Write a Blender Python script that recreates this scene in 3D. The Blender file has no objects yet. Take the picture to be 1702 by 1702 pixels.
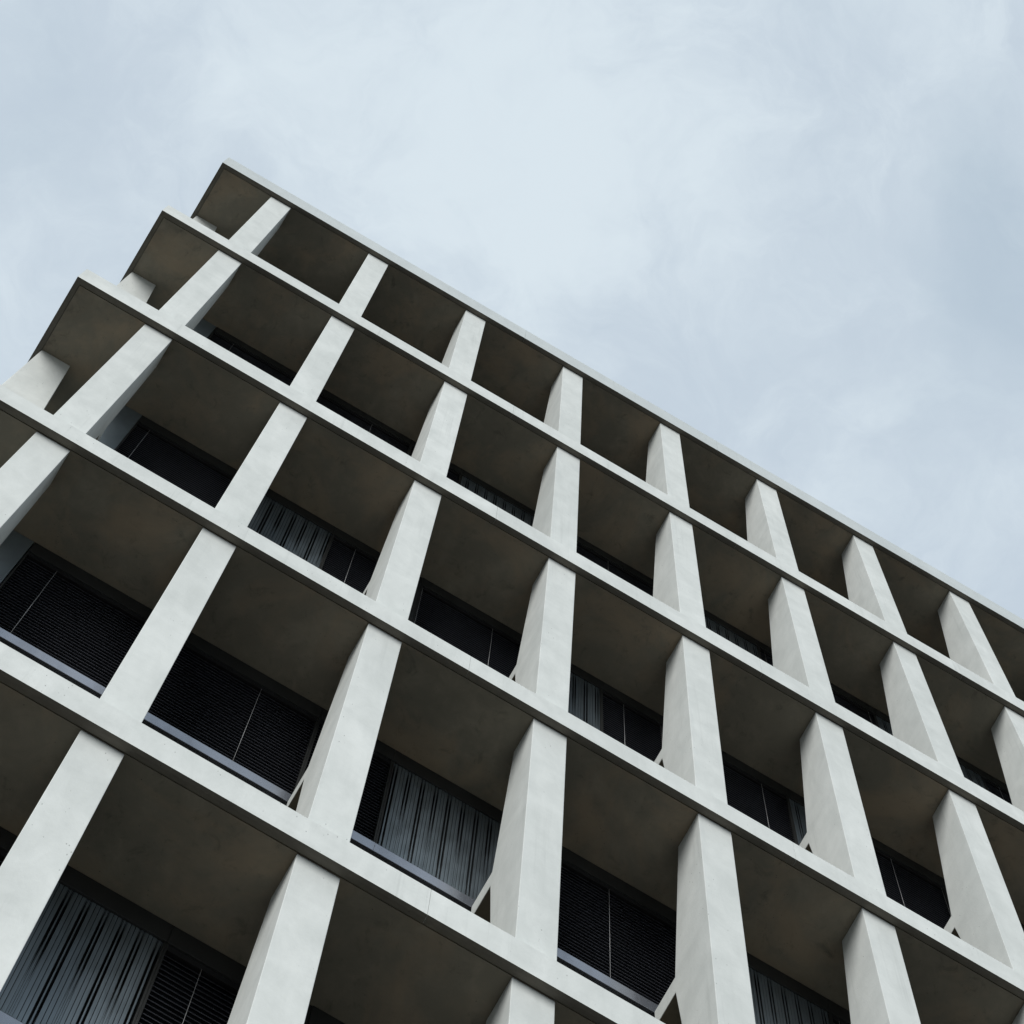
import bpy, bmesh, math, random
from mathutils import Matrix, Vector

random.seed(11)
scene = bpy.context.scene
col = scene.collection
B = 3.0                                   # metres per bay
# ---------------------------------------------------------------- camera (view camera aimed straight up, lens shifted to the facade)
PW = 1702.0
F, CX, CY = 1400.0, 994.955, -223.28
ROT = (0.00664, -0.00721, 0.53141)        # world -> camera, x right, y down, z forward
TR = (-2.8792, 2.89755, 7.46917)


def rodrigues(r):
    v = Vector(r)
    return Matrix.Rotation(v.length, 3, v.normalized())


R3 = rodrigues(ROT)
C0 = -(R3.transposed() @ Vector(TR))
GROUND = -8.0 * B
cam_d = bpy.data.cameras.new('camera')
cam = bpy.data.objects.new('camera', cam_d)
col.objects.link(cam)
right, down, fwd = R3[0], R3[1], R3[2]
M = Matrix((right, -down, -fwd)).transposed().to_4x4()
M.translation = C0 * B
cam.matrix_world = M
cam_d.sensor_width = 36.0
cam_d.sensor_fit = 'HORIZONTAL'
cam_d.lens = 36.0 * F / PW
cam_d.shift_x = -(CX - PW / 2) / PW
cam_d.shift_y = (CY - PW / 2) / PW
cam_d.clip_end = 5000
scene.camera = cam

# ---------------------------------------------------------------- sky, sun, exposure
scene.view_settings.view_transform = 'Standard'
scene.view_settings.look = 'None'
scene.view_settings.gamma = 1.0
scene.view_settings.use_curve_mapping = False
scene.view_settings.exposure = 0.83
SUN = Vector((-0.56, -0.70, 0.33)).normalized()

world = bpy.data.worlds.new('World')
scene.world = world
world.use_nodes = True
wt = world.node_tree
wt.nodes.clear()


class NT:
    """small helper to wire shader nodes"""
    def __init__(s, tree):
        s.t = tree

    def n(s, kind, **kw):
        nd = s.t.nodes.new(kind)
        for k, v in kw.items():
            setattr(nd, k, v)
        return nd

    def l(s, a, b):
        s.t.links.new(a, b)

    def put(s, sock, v):
        if isinstance(v, bpy.types.NodeSocket):
            s.l(v, sock)
        elif v is not None:
            sock.default_value = v

    def math(s, op, a, b=None, c=None, clamp=False):
        nd = s.n('ShaderNodeMath', operation=op, use_clamp=clamp)
        for i, v in enumerate((a, b, c)):
            if v is not None:
                s.put(nd.inputs[i], v)
        return nd.outputs[0]

    def vmath(s, op, a, b=None):
        nd = s.n('ShaderNodeVectorMath', operation=op)
        s.put(nd.inputs[0], a)
        if b is not None:
            s.put(nd.inputs[1], b)
        return nd

    def noise(s, vec, scale, detail=4, rough=.55, dist=0.0, lac=2.0):
        nd = s.n('ShaderNodeTexNoise')
        s.put(nd.inputs['Vector'], vec)
        nd.inputs['Scale'].default_value = scale
        nd.inputs['Detail'].default_value = detail
        nd.inputs['Roughness'].default_value = rough
        nd.inputs['Distortion'].default_value = dist
        nd.inputs['Lacunarity'].default_value = lac
        return nd.outputs['Fac']

    def mix(s, fac, a, b, blend='MIX'):
        nd = s.n('ShaderNodeMix', data_type='RGBA', blend_type=blend)
        s.put(nd.inputs['Factor'], fac)
        s.put(nd.inputs['A'], a if isinstance(a, bpy.types.NodeSocket) else (*a, 1))
        s.put(nd.inputs['B'], b if isinstance(b, bpy.types.NodeSocket) else (*b, 1))
        return nd.outputs['Result']

    def ramp(s, v, lo, hi, a=0.0, b=1.0, smooth=True):
        nd = s.n('ShaderNodeMapRange', interpolation_type='SMOOTHSTEP' if smooth else 'LINEAR')
        s.put(nd.inputs[0], v)
        for i, q in enumerate((lo, hi, a, b)):
            nd.inputs[1 + i].default_value = q
        return nd.outputs[0]


w = NT(wt)
tc = w.n('ShaderNodeTexCoord')
sep = w.n('ShaderNodeSeparateXYZ')
w.l(tc.outputs['Generated'], sep.inputs[0])
dz = w.math('MAXIMUM', sep.outputs[2], 0.07)
qx = w.math('DIVIDE', sep.outputs[0], dz)      # position on a flat cloud deck overhead
qy = w.math('DIVIDE', sep.outputs[1], dz)
comb = w.n('ShaderNodeCombineXYZ')
w.l(qx, comb.inputs[0])
w.l(qy, comb.inputs[1])
q = comb.outputs[0]
warp = w.n('ShaderNodeTexNoise')
w.l(q, warp.inputs['Vector'])
warp.inputs['Scale'].default_value = 2.6
warp.inputs['Detail'].default_value = 5
warp.inputs['Roughness'].default_value = .55
wv = w.vmath('SUBTRACT', warp.outputs['Color'], (.5, .5, .5)).outputs[0]
ws = w.vmath('MULTIPLY', wv, (.34, .34, 0)).outputs[0]
qw = w.vmath('ADD', q, ws).outputs[0]


def deck(u, v):                                  # photo pixel -> spot on the cloud deck
    d = R3.transposed() @ Vector(((u - CX) / F, (v - CY) / F, 1))
    return (d.x / d.z, d.y / d.z, 0)


def blob(u, v, r):
    dist = w.n('ShaderNodeVectorMath', operation='DISTANCE')
    w.l(qw, dist.inputs[0])
    dist.inputs[1].default_value = deck(u, v)
    return w.ramp(dist.outputs['Value'], 0, r / F, 1, 0)


bright = blob(560, 60, 560)
for u, v, r, s_ in ((960, 190, 520, 1.0), (860, 430, 420, .75), (1400, 620, 420, .30), (150, 420, 300, .28), (1150, -250, 700, .5), (-300, -300, 700, .4)):
    bright = w.math('ADD', bright, w.math('MULTIPLY', blob(u, v, r), s_))
blue = blob(1700, 300, 300)
for u, v, r, s_ in ((1560, 880, 300, .5), (0, 200, 320, .6), (1650, 560, 330, .8), (440, 20, 170, .45), (480, 330, 150, .35), (60, -60, 260, .5), (1330, -40, 240, .6)):
    blue = w.math('ADD', blue, w.math('MULTIPLY', blob(u, v, r), s_))
n1 = w.noise(qw, 2.9, 8, .60)
n2 = w.noise(qw, 7.5, 8, .66, .5)
den = w.math('ADD', w.math('MULTIPLY', bright, .36), w.math('MULTIPLY', n1, 1.15))
den = w.math('ADD', den, w.math('MULTIPLY', n2, 1.1))
den = w.ramp(den, .90, 1.75)
SKY_LO, SKY_HI = (5.5, 6.38, 7.28), (6.95, 7.85, 8.5)
cloud = w.mix(den, SKY_LO, SKY_HI)
bl = w.ramp(w.math('ADD', w.math('ADD', w.math('MULTIPLY', blue, .8), w.math('MULTIPLY', n2, .55)), w.math('MULTIPLY', w.noise(q, 3.7, 6, .6), .7)), .80, 1.55)
sky = w.n('ShaderNodeTexSky', sky_type='NISHITA')
sky.sun_disc = False
sky.sun_elevation = math.asin(SUN.z)
sky.sun_rotation = math.atan2(SUN.x, SUN.y)
sky.air_density = 1.0
sky.dust_density = 2.0
thin = w.mix(.65, sky.outputs[0], (4.9, 6.35, 7.6))  # thin veil over blue sky
out_sky = w.mix(w.math('MULTIPLY', bl, .38), cloud, thin)
bg = w.n('ShaderNodeBackground')
w.l(out_sky, bg.inputs[0])
bg.inputs[1].default_value = 0.0565
wo = w.n('ShaderNodeOutputWorld')
w.l(bg.outputs[0], wo.inputs[0])

sun_d = bpy.data.lights.new('sun', 'SUN')
sun_d.energy = 1.5
sun_d.angle = math.radians(28)
sun_d.color = (1.0, .985, .955)
sun = bpy.data.objects.new('sun', sun_d)
sun.rotation_euler = SUN.to_track_quat('Z', 'Y').to_euler()
sun.location = (0, -40, 40)
col.objects.link(sun)


# ---------------------------------------------------------------- materials
def new_mat(name):
    m = bpy.data.materials.new(name)
    m.use_nodes = True
    t = NT(m.node_tree)
    b = m.node_tree.nodes['Principled BSDF']
    return m, t, b


def concrete(name, base, dark, streak=.5, pores=.5, blotch=None, rough=.78, spec=.3, drips=0.0):
    m, t, b = new_mat(name)
    pos = t.n('ShaderNodeNewGeometry').outputs['Position']
    lay = t.n('ShaderNodeMapping')
    t.l(pos, lay.inputs[0])
    lay.inputs['Rotation'].default_value = (.10, .07, .3)
    lay.inputs['Scale'].default_value = (.7, .7, 3.2)
    big = t.noise(pos, .55, 5, .6)
    mid = t.noise(pos, 2.7, 6, .62, .4)
    strk = t.noise(lay.outputs[0], 1.1, 6, .62, .6)
    fine = t.noise(pos, 38, 4, .6)
    f = t.math('ADD', t.math('MULTIPLY', big, .35), t.math('MULTIPLY', mid, .35))
    f = t.math('ADD', f, t.math('MULTIPLY', strk, .3 * streak * 2))
    f = t.ramp(f, .32, .72)
    c = t.mix(f, dark, base)
    c = t.mix(t.math('MULTIPLY', fine, .16), c, tuple(x * .75 for x in base))
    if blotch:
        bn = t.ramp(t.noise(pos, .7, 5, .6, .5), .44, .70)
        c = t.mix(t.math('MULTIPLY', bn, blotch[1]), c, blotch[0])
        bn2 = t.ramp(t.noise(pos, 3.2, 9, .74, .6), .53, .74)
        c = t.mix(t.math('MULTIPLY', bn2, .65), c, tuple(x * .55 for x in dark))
    if drips:
        dm = t.n('ShaderNodeMapping')
        t.l(pos, dm.inputs[0])
        dm.inputs['Scale'].default_value = (7.0, 7.0, .45)
        dn = t.ramp(t.noise(dm.outputs[0], 1.0, 5, .65, .3), .53, .75)
        dmask = t.ramp(t.noise(pos, .8, 3, .5), .42, .62)
        c = t.mix(t.math('MULTIPLY', t.math('MULTIPLY', dn, dmask), drips), c, tuple(x * .82 for x in dark))
        rnd = t.n('ShaderNodeObjectInfo').outputs['Random']
        c = t.mix(t.math('MULTIPLY', rnd, .16), c, tuple(x * .93 for x in dark))
    # small air holes, thinned out by a mask
    vor = t.n('ShaderNodeTexVoronoi')
    t.l(pos, vor.inputs['Vector'])
    vor.inputs['Scale'].default_value = 12.0
    vor.inputs['Randomness'].default_value = 1.0
    hole = t.ramp(vor.outputs['Distance'], .05, .11, 1, 0)
    mask = t.ramp(t.noise(pos, 1.7, 2, .5), .52, .62)
    hole = t.math('MULTIPLY', t.math('MULTIPLY', hole, mask), pores)
    c = t.mix(hole, c, tuple(x * .5 for x in dark))
    t.l(c, b.inputs['Base Color'])
    b.inputs['Roughness'].default_value = rough
    b.inputs['Specular IOR Level'].default_value = spec
    bump = t.n('ShaderNodeBump')
    bump.inputs['Strength'].default_value = .22
    bump.inputs['Distance'].default_value = .02
    h = t.math('ADD', t.math('MULTIPLY', fine, .25), t.math('MULTIPLY', mid, .8))
    h = t.math('SUBTRACT', h, hole)
    t.l(h, bump.inputs['Height'])
    t.l(bump.outputs[0], b.inputs['Normal'])
    return m


MAT = {}
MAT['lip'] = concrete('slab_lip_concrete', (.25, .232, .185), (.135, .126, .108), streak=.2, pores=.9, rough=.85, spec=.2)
MAT['white'] = concrete('white_concrete', (.77, .792, .765), (.565, .59, .568), streak=.5, pores=.75, drips=.5)
MAT['roof_edge'] = concrete('roof_edge_concrete', (.61, .65, .645), (.51, .545, .545), streak=.5, pores=.4, drips=.5)
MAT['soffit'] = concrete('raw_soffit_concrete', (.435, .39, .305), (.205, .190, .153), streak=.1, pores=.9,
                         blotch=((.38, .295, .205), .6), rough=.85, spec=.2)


def metal(name, colr, rough, metallic=0.0, spec=.5, coat=0.0, var=.12):
    m, t, b = new_mat(name)
    pos = t.n('ShaderNodeNewGeometry').outputs['Position']
    f = t.noise(pos, 1.6, 5, .6)
    c = t.mix(t.ramp(f, .3, .7), tuple(x * (1 - var) for x in colr), tuple(x * (1 + var) for x in colr))
    t.l(c, b.inputs['Base Color'])
    r = t.ramp(t.noise(pos, 6, 3, .5), .3, .7, rough * .85, rough * 1.15)
    t.l(r, b.inputs['Roughness'])
    b.inputs['Metallic'].default_value = metallic
    b.inputs['Specular IOR Level'].default_value = spec
    return m


MAT['frame'] = metal('anthracite_frame', (.030, .031, .030), .45)
MAT['slat'] = metal('dark_blind_slat', (.11, .113, .135), .38)
MAT['dark'] = metal('dark_recess', (.012, .012, .013), .6)
MAT['panel'] = metal('grey_metal_panel', (.30, .36, .40), .34, .6)
MAT['sill'] = metal('grey_sill_metal', (.33, .35, .395), .26, .75)
MAT['slot'] = metal('curtain_slot_painted_shade', (.030, .034, .037), .6)  # near-black colour paints the shade inside the curtain slots
MAT['cable'] = metal('steel_cable', (.55, .55, .55), .4, .2)
MAT['curtain'] = metal('grey_pleated_screen', (.255, .300, .330), .40, .80, var=.03)

m, t, b = new_mat('dark_window_glass')
b.inputs['Base Color'].default_value = (.008, .010, .012, 1)
b.inputs['Roughness'].default_value = .06
b.inputs['Specular IOR Level'].default_value = .5
MAT['glass'] = m
MAT['asphalt'] = None
m, t, b = new_mat('asphalt')
pos = t.n('ShaderNodeNewGeometry').outputs['Position']
t.l(t.mix(t.noise(pos, 3, 8, .65), (.045, .044, .042), (.065, .063, .060)), b.inputs['Base Color'])
b.inputs['Roughness'].default_value = .9
MAT['asphalt'] = m
m, t, b = new_mat('pale_paving')
pos = t.n('ShaderNodeNewGeometry').outputs['Position']
brick = t.n('ShaderNodeTexBrick')
t.l(pos, brick.inputs['Vector'])
brick.inputs['Scale'].default_value = 1.2
brick.inputs['Color1'].default_value = (.15, .14, .12, 1)
brick.inputs['Color2'].default_value = (.18, .165, .14, 1)
brick.inputs['Mortar'].default_value = (.08, .075, .07, 1)
brick.inputs['Mortar Size'].default_value = .012
t.l(brick.outputs['Color'], b.inputs['Base Color'])
b.inputs['Roughness'].default_value = .85
MAT['paving'] = m


# ---------------------------------------------------------------- mesh helpers (all in bay units, scaled on build)
def link(name, mesh, parent=None, loc=(0, 0, 0)):
    o = bpy.data.objects.new(name, mesh)
    col.objects.link(o)
    o.location = Vector(loc) * B
    if parent:
        o.parent = parent
    return o


def to_mesh(name, bm, mats, bevel=0.0, smooth=False):
    bmesh.ops.recalc_face_normals(bm, faces=bm.faces)
    if bevel:
        ed = [e for e in bm.edges if len(e.link_faces) == 2 and e.calc_face_angle(0) > .5]
        bmesh.ops.bevel(bm, geom=ed, offset=bevel / B, segments=2, profile=.6, affect='EDGES', clamp_overlap=True)
    for v in bm.verts:
        v.co *= B
    me = bpy.data.meshes.new(name)
    bm.to_mesh(me)
    bm.free()
    for mm in (mats if isinstance(mats, (list, tuple)) else [mats]):
        me.materials.append(mm)
    if smooth:
        for p in me.polygons:
            p.use_smooth = True
    return me


def add_box(bm, x0, x1, y0, y1, z0, z1, mi=0):
    vs = [bm.verts.new((x, y, z)) for x in (x0, x1) for y in (y0, y1) for z in (z0, z1)]
    for idx in ((0, 1, 3, 2), (4, 6, 7, 5), (0, 4, 5, 1), (2, 3, 7, 6), (0, 2, 6, 4), (1, 5, 7, 3)):
        f = bm.faces.new([vs[i] for i in idx])
        f.material_index = mi
    return vs


def box_mesh(name, x0, x1, y0, y1, z0, z1, mat, bevel=0.0):
    bm = bmesh.new()
    add_box(bm, x0, x1, y0, y1, z0, z1)
    return to_mesh(name, bm, mat, bevel)


def prism(bm, outline, axis_lo, axis_hi, place):
    """outline: 2-D points; place(p, a) -> 3-D"""
    lo = [bm.verts.new(place(p, axis_lo)) for p in outline]
    hi = [bm.verts.new(place(p, axis_hi)) for p in outline]
    n = len(outline)
    bm.faces.new(lo[::-1])
    bm.faces.new(hi)
    for i in range(n):
        j = (i + 1) % n
        bm.faces.new((lo[i], lo[j], hi[j], hi[i]))


# ---------------------------------------------------------------- measured layout (bay units; z = 0 is the top soffit)
ZS = [0.0, -1.02806, -2.06534, -3.08059, -4.10217, -5.124, -6.146, -7.168]
XO = [0.0, -.00901, -.02107, -.04203, -.05474, -.05474, -.05474, -.05474]
YO = [0.0, -.00046, -.00234, .00963, .01572, .01572, .01572, .01572]
TH = [.1310, .0985, .1020, .0815, .0862, .0862, .0862, .0862]
XC = -.52746            # slab corner
S = .0421               # fin set back from the slab edge
W = .2012               # fin width
DT = .2073              # fin depth at its head
DW = .5594              # wall plane
XR = 9.73               # right end of the building
YB = 5.75               # back of the building
EDGE = S - .0008        # depth of the precast edge strip
NL = len(ZS)

building = bpy.data.objects.new('office_building', None)
col.objects.link(building)
building.location = (0, 0, GROUND)
building['label'] = 'white concrete office block with deep grid of floor slabs and wedge fins'
building['category'] = 'building'
UP = Vector((0, 0, -GROUND / B))


def part(name, mesh, loc, parent=None):
    if parent is None:
        return link(name, mesh, building, Vector(loc) + UP)
    return link(name, mesh, parent, Vector(loc))


# ---- slab edge: a strip with fascia, chamfered arris, flat lip and drip groove, swept along the edge
def edge_profile(th):
    return [(0, .0035), (0, th), (EDGE, th), (EDGE, .005), (.0365, .005), (.0365, -.0004), (.0150, -.0004)]


def sweep_edge(name, path, th, face='white'):
    """path: list of (x, y, ox, oy): point and the inward offset direction there"""
    bm = bmesh.new()
    prof = edge_profile(th)
    rings = []
    for (x, y, ox, oy) in path:
        rings.append([bm.verts.new((x + ox * d, y + oy * d, z)) for d, z in prof])
    n = len(prof)
    for a, c in zip(rings[:-1], rings[1:]):
        for i in range(n):
            j = (i + 1) % n
            bm.faces.new((a[i], a[j], c[j], c[i]))
    bm.faces.new(rings[0][::-1])
    bm.faces.new(rings[-1])
    bmesh.ops.recalc_face_normals(bm, faces=bm.faces)
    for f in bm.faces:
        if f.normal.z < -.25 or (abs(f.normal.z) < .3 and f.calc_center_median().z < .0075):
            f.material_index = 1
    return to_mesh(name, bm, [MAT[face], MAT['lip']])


GAP = .0009
for k in range(NL):
    org = (XO[k], YO[k], ZS[k])
    th = TH[k]
    FACE = 'roof_edge' if k == 0 else 'white'
    bm = bmesh.new()
    add_box(bm, XC + S, XR - S, S, YB - S, 0, th - .0005)
    bm.normal_update()
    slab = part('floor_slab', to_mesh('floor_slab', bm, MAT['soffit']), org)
    if k == 0:
        slab['label'] = 'thicker roof slab along the top'
    cuts = [2.58, 4.575, 6.6, 8.6]
    # corner piece, mitred
    me = sweep_edge('corner_edge', [(cuts[0] - GAP, 0, 0, 1), (XC, 0, 1, 1), (XC, 2.58 - GAP, 1, 0)], th, FACE)
    part('slab_edge', me, (0, 0, 0), slab)
    for a, c in zip(cuts, cuts[1:] + [XR]):
        last = c == XR
        path = [(c, 0, -1, 1)] if last else [(c - GAP, 0, 0, 1)]
        me = sweep_edge('front_edge', path + [(a + GAP, 0, 0, 1)], th, FACE)
        part('slab_edge', me, (0, 0, 0), slab)
    me = sweep_edge('side_edge', [(XC, 2.58 + GAP, 1, 0), (XC, YB, 1, -1)], th, FACE)
    part('slab_edge', me, (0, 0, 0), slab)
    if k == 0:      # roof coping, set a touch back from the fascia
        bm = bmesh.new()
        lo = [(XR - .004, .005), (XC + .005, .005), (XC + .005, YB - .005)]
        hi = [(XR - .03, .06), (XC + .06, .06), (XC + .06, YB - .06)]
        rings = []
        for (x0, y0), (x1, y1) in zip(lo, hi):
            rings.append([bm.verts.new(p) for p in ((x0, y0, th + .0006), (x0, y0, th + .008), (x1, y1, th + .010), (x1, y1, th + .0006))])
        for a, c in zip(rings[:-1], rings[1:]):
            for i in range(4):
                j = (i + 1) % 4
                bm.faces.new((a[i], a[j], c[j], c[i]))
        bm.faces.new(rings[0][::-1])
        bm.faces.new(rings[-1])
        part('roof_coping', to_mesh('roof_coping', bm, MAT['panel']), (0, 0, 0), slab)


# ---- fins.  side outline: head under the soffit, back leaning in to a knee, a beam back to the wall, waist tapering again
def fin_mesh(k, side):
    th = TH[min(k + 1, NL - 1)]
    zb = (ZS[k + 1] if k + 1 < NL else ZS[k] - 1.022) - ZS[k]
    k1 = min(k + 1, NL - 1)
    dx, dy = XO[k1] - XO[k], YO[k1] - YO[k]
    bot = zb + th + .0006
    top = -.0006
    wall = DW - YO[k] - .001 if not side else DW
    out = [(S, bot), (S, top), (S + DT, top), (.3547, zb + .5726), (wall, zb + .5726), (wall, zb + .5198),
           (.3577, zb + .5198), (.3577 - .265 * (.5198 - th), bot)]
    bm = bmesh.new()

    def place(p, a):
        f = p[1] / zb
        d = p[0]
        if side:
            x, y = d, a
        else:
            x, y = a, d
        is_wall = abs(p[0] - wall) < 1e-6
        return Vector((x + dx * f * (0 if (is_wall and side) else 1), y + (dy * f if not (is_wall and not side) else 0), p[1]))
    prism(bm, out, 0, W, place)
    bmesh.ops.recalc_face_normals(bm, faces=bm.faces)
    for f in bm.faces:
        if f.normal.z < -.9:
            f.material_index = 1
    return to_mesh('side_fin' if side else 'fin', bm, [MAT['white'], MAT['soffit']], bevel=.010)


for k in range(NL):
    me = fin_mesh(k, False)
    for j in range(10):
        part('fin', me, (XO[k] + j, YO[k], ZS[k]))
    me = fin_mesh(k, True)
    for j in range(6):
        if .5195 + j + W < YB:
            o = part('fin', me, (XO[k] + XC, YO[k] + .5195 + j, ZS[k]))

# ---- recessed wall with windows
HEAD = .052


def slat_profile():
    # a shallow curved slat, 42 mm deep, tilted
    pts = []
    for i in range(5):
        s_ = -1 + 2 * i / 4
        y = s_ * .0062
        z = s_ * .0032 + .0013 * (1 - s_ * s_)
        pts.append((y, z))
    return pts


PITCH = .0127


def slat_bm(bm, x0, x1, z):
    pts = slat_profile()
    up = [(y, zz) for y, zz in pts]
    lo = [(y, zz - .0006) for y, zz in pts]
    a = [bm.verts.new((x0, y, z + zz)) for y, zz in up + lo[::-1]]
    c = [bm.verts.new((x1, y, z + zz)) for y, zz in up + lo[::-1]]
    n = len(a)
    for i in range(n):
        j = (i + 1) % n
        bm.faces.new((a[i], a[j], c[j], c[i]))
    bm.faces.new(a[::-1])
    bm.faces.new(c)


def curtain_mesh(x0, x1, z0, z1, seed):
    """pleated metal screen: flat ribs with narrow joints and, in pairs, deep slots that taper out"""
    rnd = random.Random(seed)
    bm = bmesh.new()
    rows = 24
    # (start, width, kind): 0 rib, 1 full-height slot, 2 slot closing half way down, 3 narrow rib
    seq = [(.0185, 0)] * 3 + [(.0085, 1), (.0095, 3), (.0085, 1)] + [(.0185, 0)] * 3 + [(.0080, 2), (.0095, 3), (.0080, 2)]
    x = x0
    i = rnd.randrange(len(seq))
    cells = []
    while x < x1 - .004:
        wd_, kd = seq[i % len(seq)]
        wd_ *= rnd.uniform(.93, 1.07)
        cells.append((x, min(x + wd_, x1), kd, rnd.uniform(-.05, .05)))
        x += wd_
        i += 1
    H = z1 - z0
    for (a, c, kd, jit) in cells:
        cols = []
        for r in range(rows + 1):
            f = r / rows
            z = z1 - H * f
            if kd in (0, 3):
                g = .0014
                bow = .0003
                pts = [(a + g, .0042), (a + g, bow), ((a + c) / 2, 0), (c - g, bow), (c - g, .0042)]
            else:
                if kd == 1:
                    o_ = min(1, .25 + f * 6) * (1 - .35 * max(0, min(1, (f - .8 - jit) * 4)))
                else:
                    o_ = max(0, min(1, (.70 + jit - f) * 3.2)) * min(1, .3 + f * 5)
                m_ = (a + c) / 2
                hw = (c - a) / 2 * max(o_, .02)
                hw2 = (c - a) / 2
                pts = [(m_ - hw2, .0022), (m_ - hw, .0020), (m_ - hw, .040), (m_ + hw, .040), (m_ + hw, .0020), (m_ + hw2, .0022)]
            cols.append([bm.verts.new((px, py, z)) for px, py in pts])
        for r in range(rows):
            for q_ in range(len(cols[0]) - 1):
                f_ = bm.faces.new((cols[r][q_], cols[r][q_ + 1], cols[r + 1][q_ + 1], cols[r + 1][q_]))
                if kd in (1, 2) and 1 <= q_ <= 3:
                    f_.material_index = 1
    return to_mesh('curtain', bm, [MAT['curtain'], MAT['slot']])


cable_mesh = None


def cable(x, zt, zb_, parent):
    bm = bmesh.new()
    bmesh.ops.create_cone(bm, cap_ends=True, segments=8, radius1=.0013, radius2=.0013, depth=zt - zb_)
    bmesh.ops.translate(bm, verts=bm.verts, vec=(0, 0, (zt + zb_) / 2))
    part('guide_cable', to_mesh('guide_cable', bm, MAT['cable'], smooth=True), (x, .004, 0), parent)


# blind / curtain rhythm along the facade, floors alternate
ROW_A = [('b', .285, 1.10, (.467, 1.05)), ('b', 1.10, 2.02, (1.681,)), ('b', 2.02, 2.462, (2.12,)),
         ('c', 2.462, 3.17, ()), ('b', 3.17, 4.22, (3.35, 3.757)), ('c', 4.22, 5.088, ()),
         ('b', 5.088, 6.12, (5.14, 6.06)), ('c', 6.12, 7.082, ()), ('b', 7.082, 8.1, (7.223, 7.95)), ('b', 8.1, 9.1, (8.3, 8.95))]
ROW_B = [('b', .28, 1.06, (.377, 1.03)), ('c', 1.06, 1.720, ()), ('b', 1.720, 2.30, (1.888,)),
         ('b', 2.366, 3.12, (2.382, 2.898)), ('c', 3.12, 3.702, ()), ('b', 3.702, 4.3, (3.864, 4.14)),
         ('b', 4.3, 5.084, (4.46, 4.885)), ('c', 5.084, 5.58, ()), ('b', 5.58, 6.25, (5.846, 6.225)),
         ('c', 6.25, 6.66, ()), ('b', 6.66, 7.5, (6.8, 7.3)), ('c', 7.5, 8.2, ()), ('b', 8.2, 9.1, (8.4, 8.9))]
slats_left = 300
FULL = {(3, .285), (3, 1.10), (4, 1.720), (3, 3.17), (3, 2.02)}   # (level, x start): nearest blinds, every slat its own object

for k in range(5):
    zb = ZS[k + 1] - ZS[k]
    sill_top = zb + .6035
    sill_bot = zb + .5735
    x_off = XO[k]
    for kind, x0, x1, cords in (ROW_A if k in (1, 3) else ROW_B):
        bm = bmesh.new()
        fw = .010
        floor_z = zb + TH[k + 1] + .002
        add_box(bm, 0, x1 - x0 - .001, 0, .06, -HEAD, -.0006)                                 # head box
        add_box(bm, 0, fw, .003, .055, sill_top + .001, -HEAD - .0005)                        # jambs
        add_box(bm, x1 - x0 - .001 - fw, x1 - x0 - .001, .003, .055, sill_top + .001, -HEAD - .0005)
        win = part('window', to_mesh('window_frame', bm, MAT['frame'], bevel=.004), (x_off + x0, DW, ZS[k]))
        wd = x1 - x0 - .001
        # sill rail: its face leans outwards at the top, tilted to mirror the sky
        bm = bmesh.new()
        prism(bm, [(-.0025, sill_top), (.05, sill_top), (.05, sill_bot), (.0020, sill_bot)], 0, wd,
              lambda p, a: Vector((a, p[0], p[1])))
        part('sill', to_mesh('sill', bm, MAT['sill'], bevel=.004), (0, 0, 0), win)
        part('lower_pane', box_mesh('lower_pane', 0, wd, .03, .045, floor_z, sill_bot - .0005, MAT['glass']), (0, 0, 0), win)
        if kind == 'b':
            part('pane', box_mesh('pane', fw, wd - fw, .036, .044, sill_top + .001, -HEAD - .0006, MAT['glass']), (0, 0, 0), win)
            part('blind_box', box_mesh('blind_box', fw + .0005, wd - fw - .0005, .006, .033, -HEAD - .016, -HEAD - .0008, MAT['dark']), (0, 0, 0), win)
            n = int((-HEAD - .018 - sill_top) / PITCH)
            zs = [-HEAD - .024 - i * PITCH for i in range(n)]
            if (k, x0) in FULL and slats_left >= n:
                bm = bmesh.new()
                slat_bm(bm, fw + .001, wd - fw - .001, 0)
                sm = to_mesh('slat', bm, MAT['slat'])
                for z in zs:
                    s_ = part('slat', sm, (0, .018, z), win)
                    s_.rotation_euler.x = random.uniform(-.03, .03)
                slats_left -= n
            else:
                bm = bmesh.new()
                for z in zs:
                    slat_bm(bm, fw + .001, wd - fw - .001, z)
                s_ = part('blind_slats', to_mesh('blind_slats', bm, MAT['slat']), (0, .018, 0), win)
                s_['kind'] = 'stuff'
            for cx_ in cords:
                cable(cx_ - x0, -HEAD - .016, sill_top, win)
        else:
            part('back_panel', box_mesh('back_panel', fw, wd - fw, .046, .052, sill_top + .001, -HEAD - .0006, MAT['dark']), (0, 0, 0), win)
            part('curtain', curtain_mesh(fw + .001, wd - fw - .001, sill_top + .001, -HEAD - .0008, k * 31 + int(x0 * 10)), (0, .008, 0), win)

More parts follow.
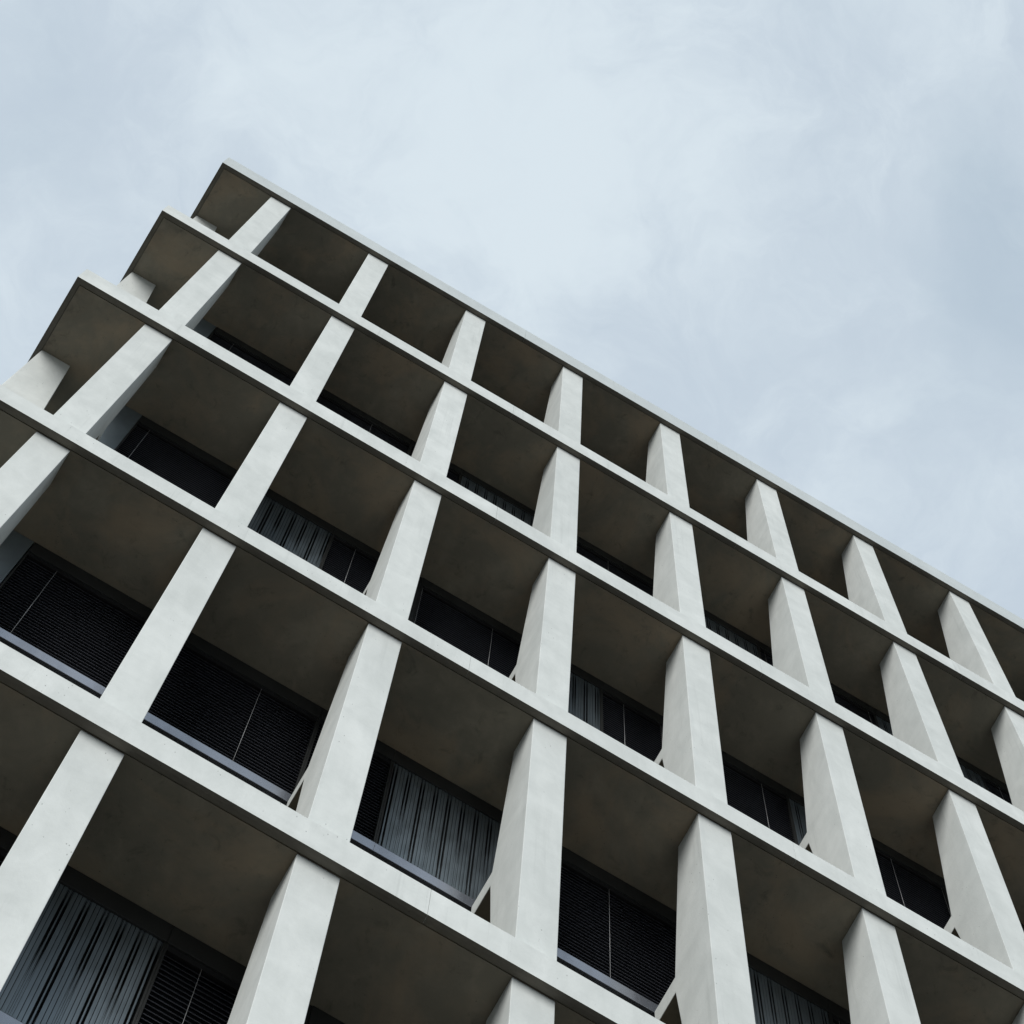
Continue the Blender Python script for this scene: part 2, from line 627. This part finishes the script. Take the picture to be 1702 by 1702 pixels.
# ---- wall cladding: corner pier, infill between window groups, side wall, lower storeys, back and right end
for k in range(NL):
    zlo = (ZS[k + 1] + TH[k + 1] if k + 1 < NL else -8.0) + .0012
    zhi = ZS[k] - .0012
    h = zhi - zlo
    xo = XO[k]
    xw = XC + DW
    part('corner_pier', box_mesh('corner_pier', xo + xw, xo + .279, DW, DW + .26, 0, h, MAT['panel'], bevel=.006), (0, 0, zlo))
    if k in (0, 2, 4):
        part('wall_panel', box_mesh('wall_panel', 2.302, 2.3645, DW + .004, DW + .08, 0, h, MAT['frame']), (xo, 0, zlo))
    if k < 5:
        part('wall_panel', box_mesh('wall_panel', 9.105, XR - DW, DW, DW + .2, 0, h, MAT['panel']), (xo, 0, zlo))
    else:
        for a in range(9):
            x0 = .283 + a
            x1 = min(x0 + .996, XR - DW)
            part('wall_panel', box_mesh('wall_panel', x0, x1, DW + .02, DW + .08, 0, h, MAT['glass'], bevel=.006), (xo, 0, zlo))
    for a in range(5):
        y0 = DW + .264 + a
        y1 = min(y0 + .994, YB - .2)
        part('wall_panel', box_mesh('wall_panel', xw + .01, xw + .07, y0, y1, 0, h, MAT['panel'], bevel=.006), (xo, 0, zlo))
    part('core_wall', box_mesh('core_wall', xw + .1, XR - DW, YB - .18, YB - .1, 0, h, MAT['panel']), (xo, 0, zlo))
    part('end_wall', box_mesh('end_wall', XR - DW + .002, XR - DW + .1, DW + .01, YB - .1, 0, h, MAT['panel']), (xo, 0, zlo))
    part('core_partition', box_mesh('core_partition', xw + .1, XR - DW - .002, DW + .32, DW + .36, 0, h, MAT['dark']), (xo, 0, zlo))

# ---------------------------------------------------------------- ground
bm = bmesh.new()
add_box(bm, -1500, 1500, -1500, 1500, -.2, 0)
g = link('ground', to_mesh('ground', bm, MAT['asphalt']), None, (0, 0, GROUND / B - .004))
g['kind'] = 'structure'
bm = bmesh.new()
add_box(bm, XC - 2.0, XR + 2.0, -2.6, YB + 2.0, 0, .045)
g = link('pavement', to_mesh('pavement', bm, MAT['paving'], bevel=.01), None, (0, 0, GROUND / B - .044))
g['kind'] = 'structure'
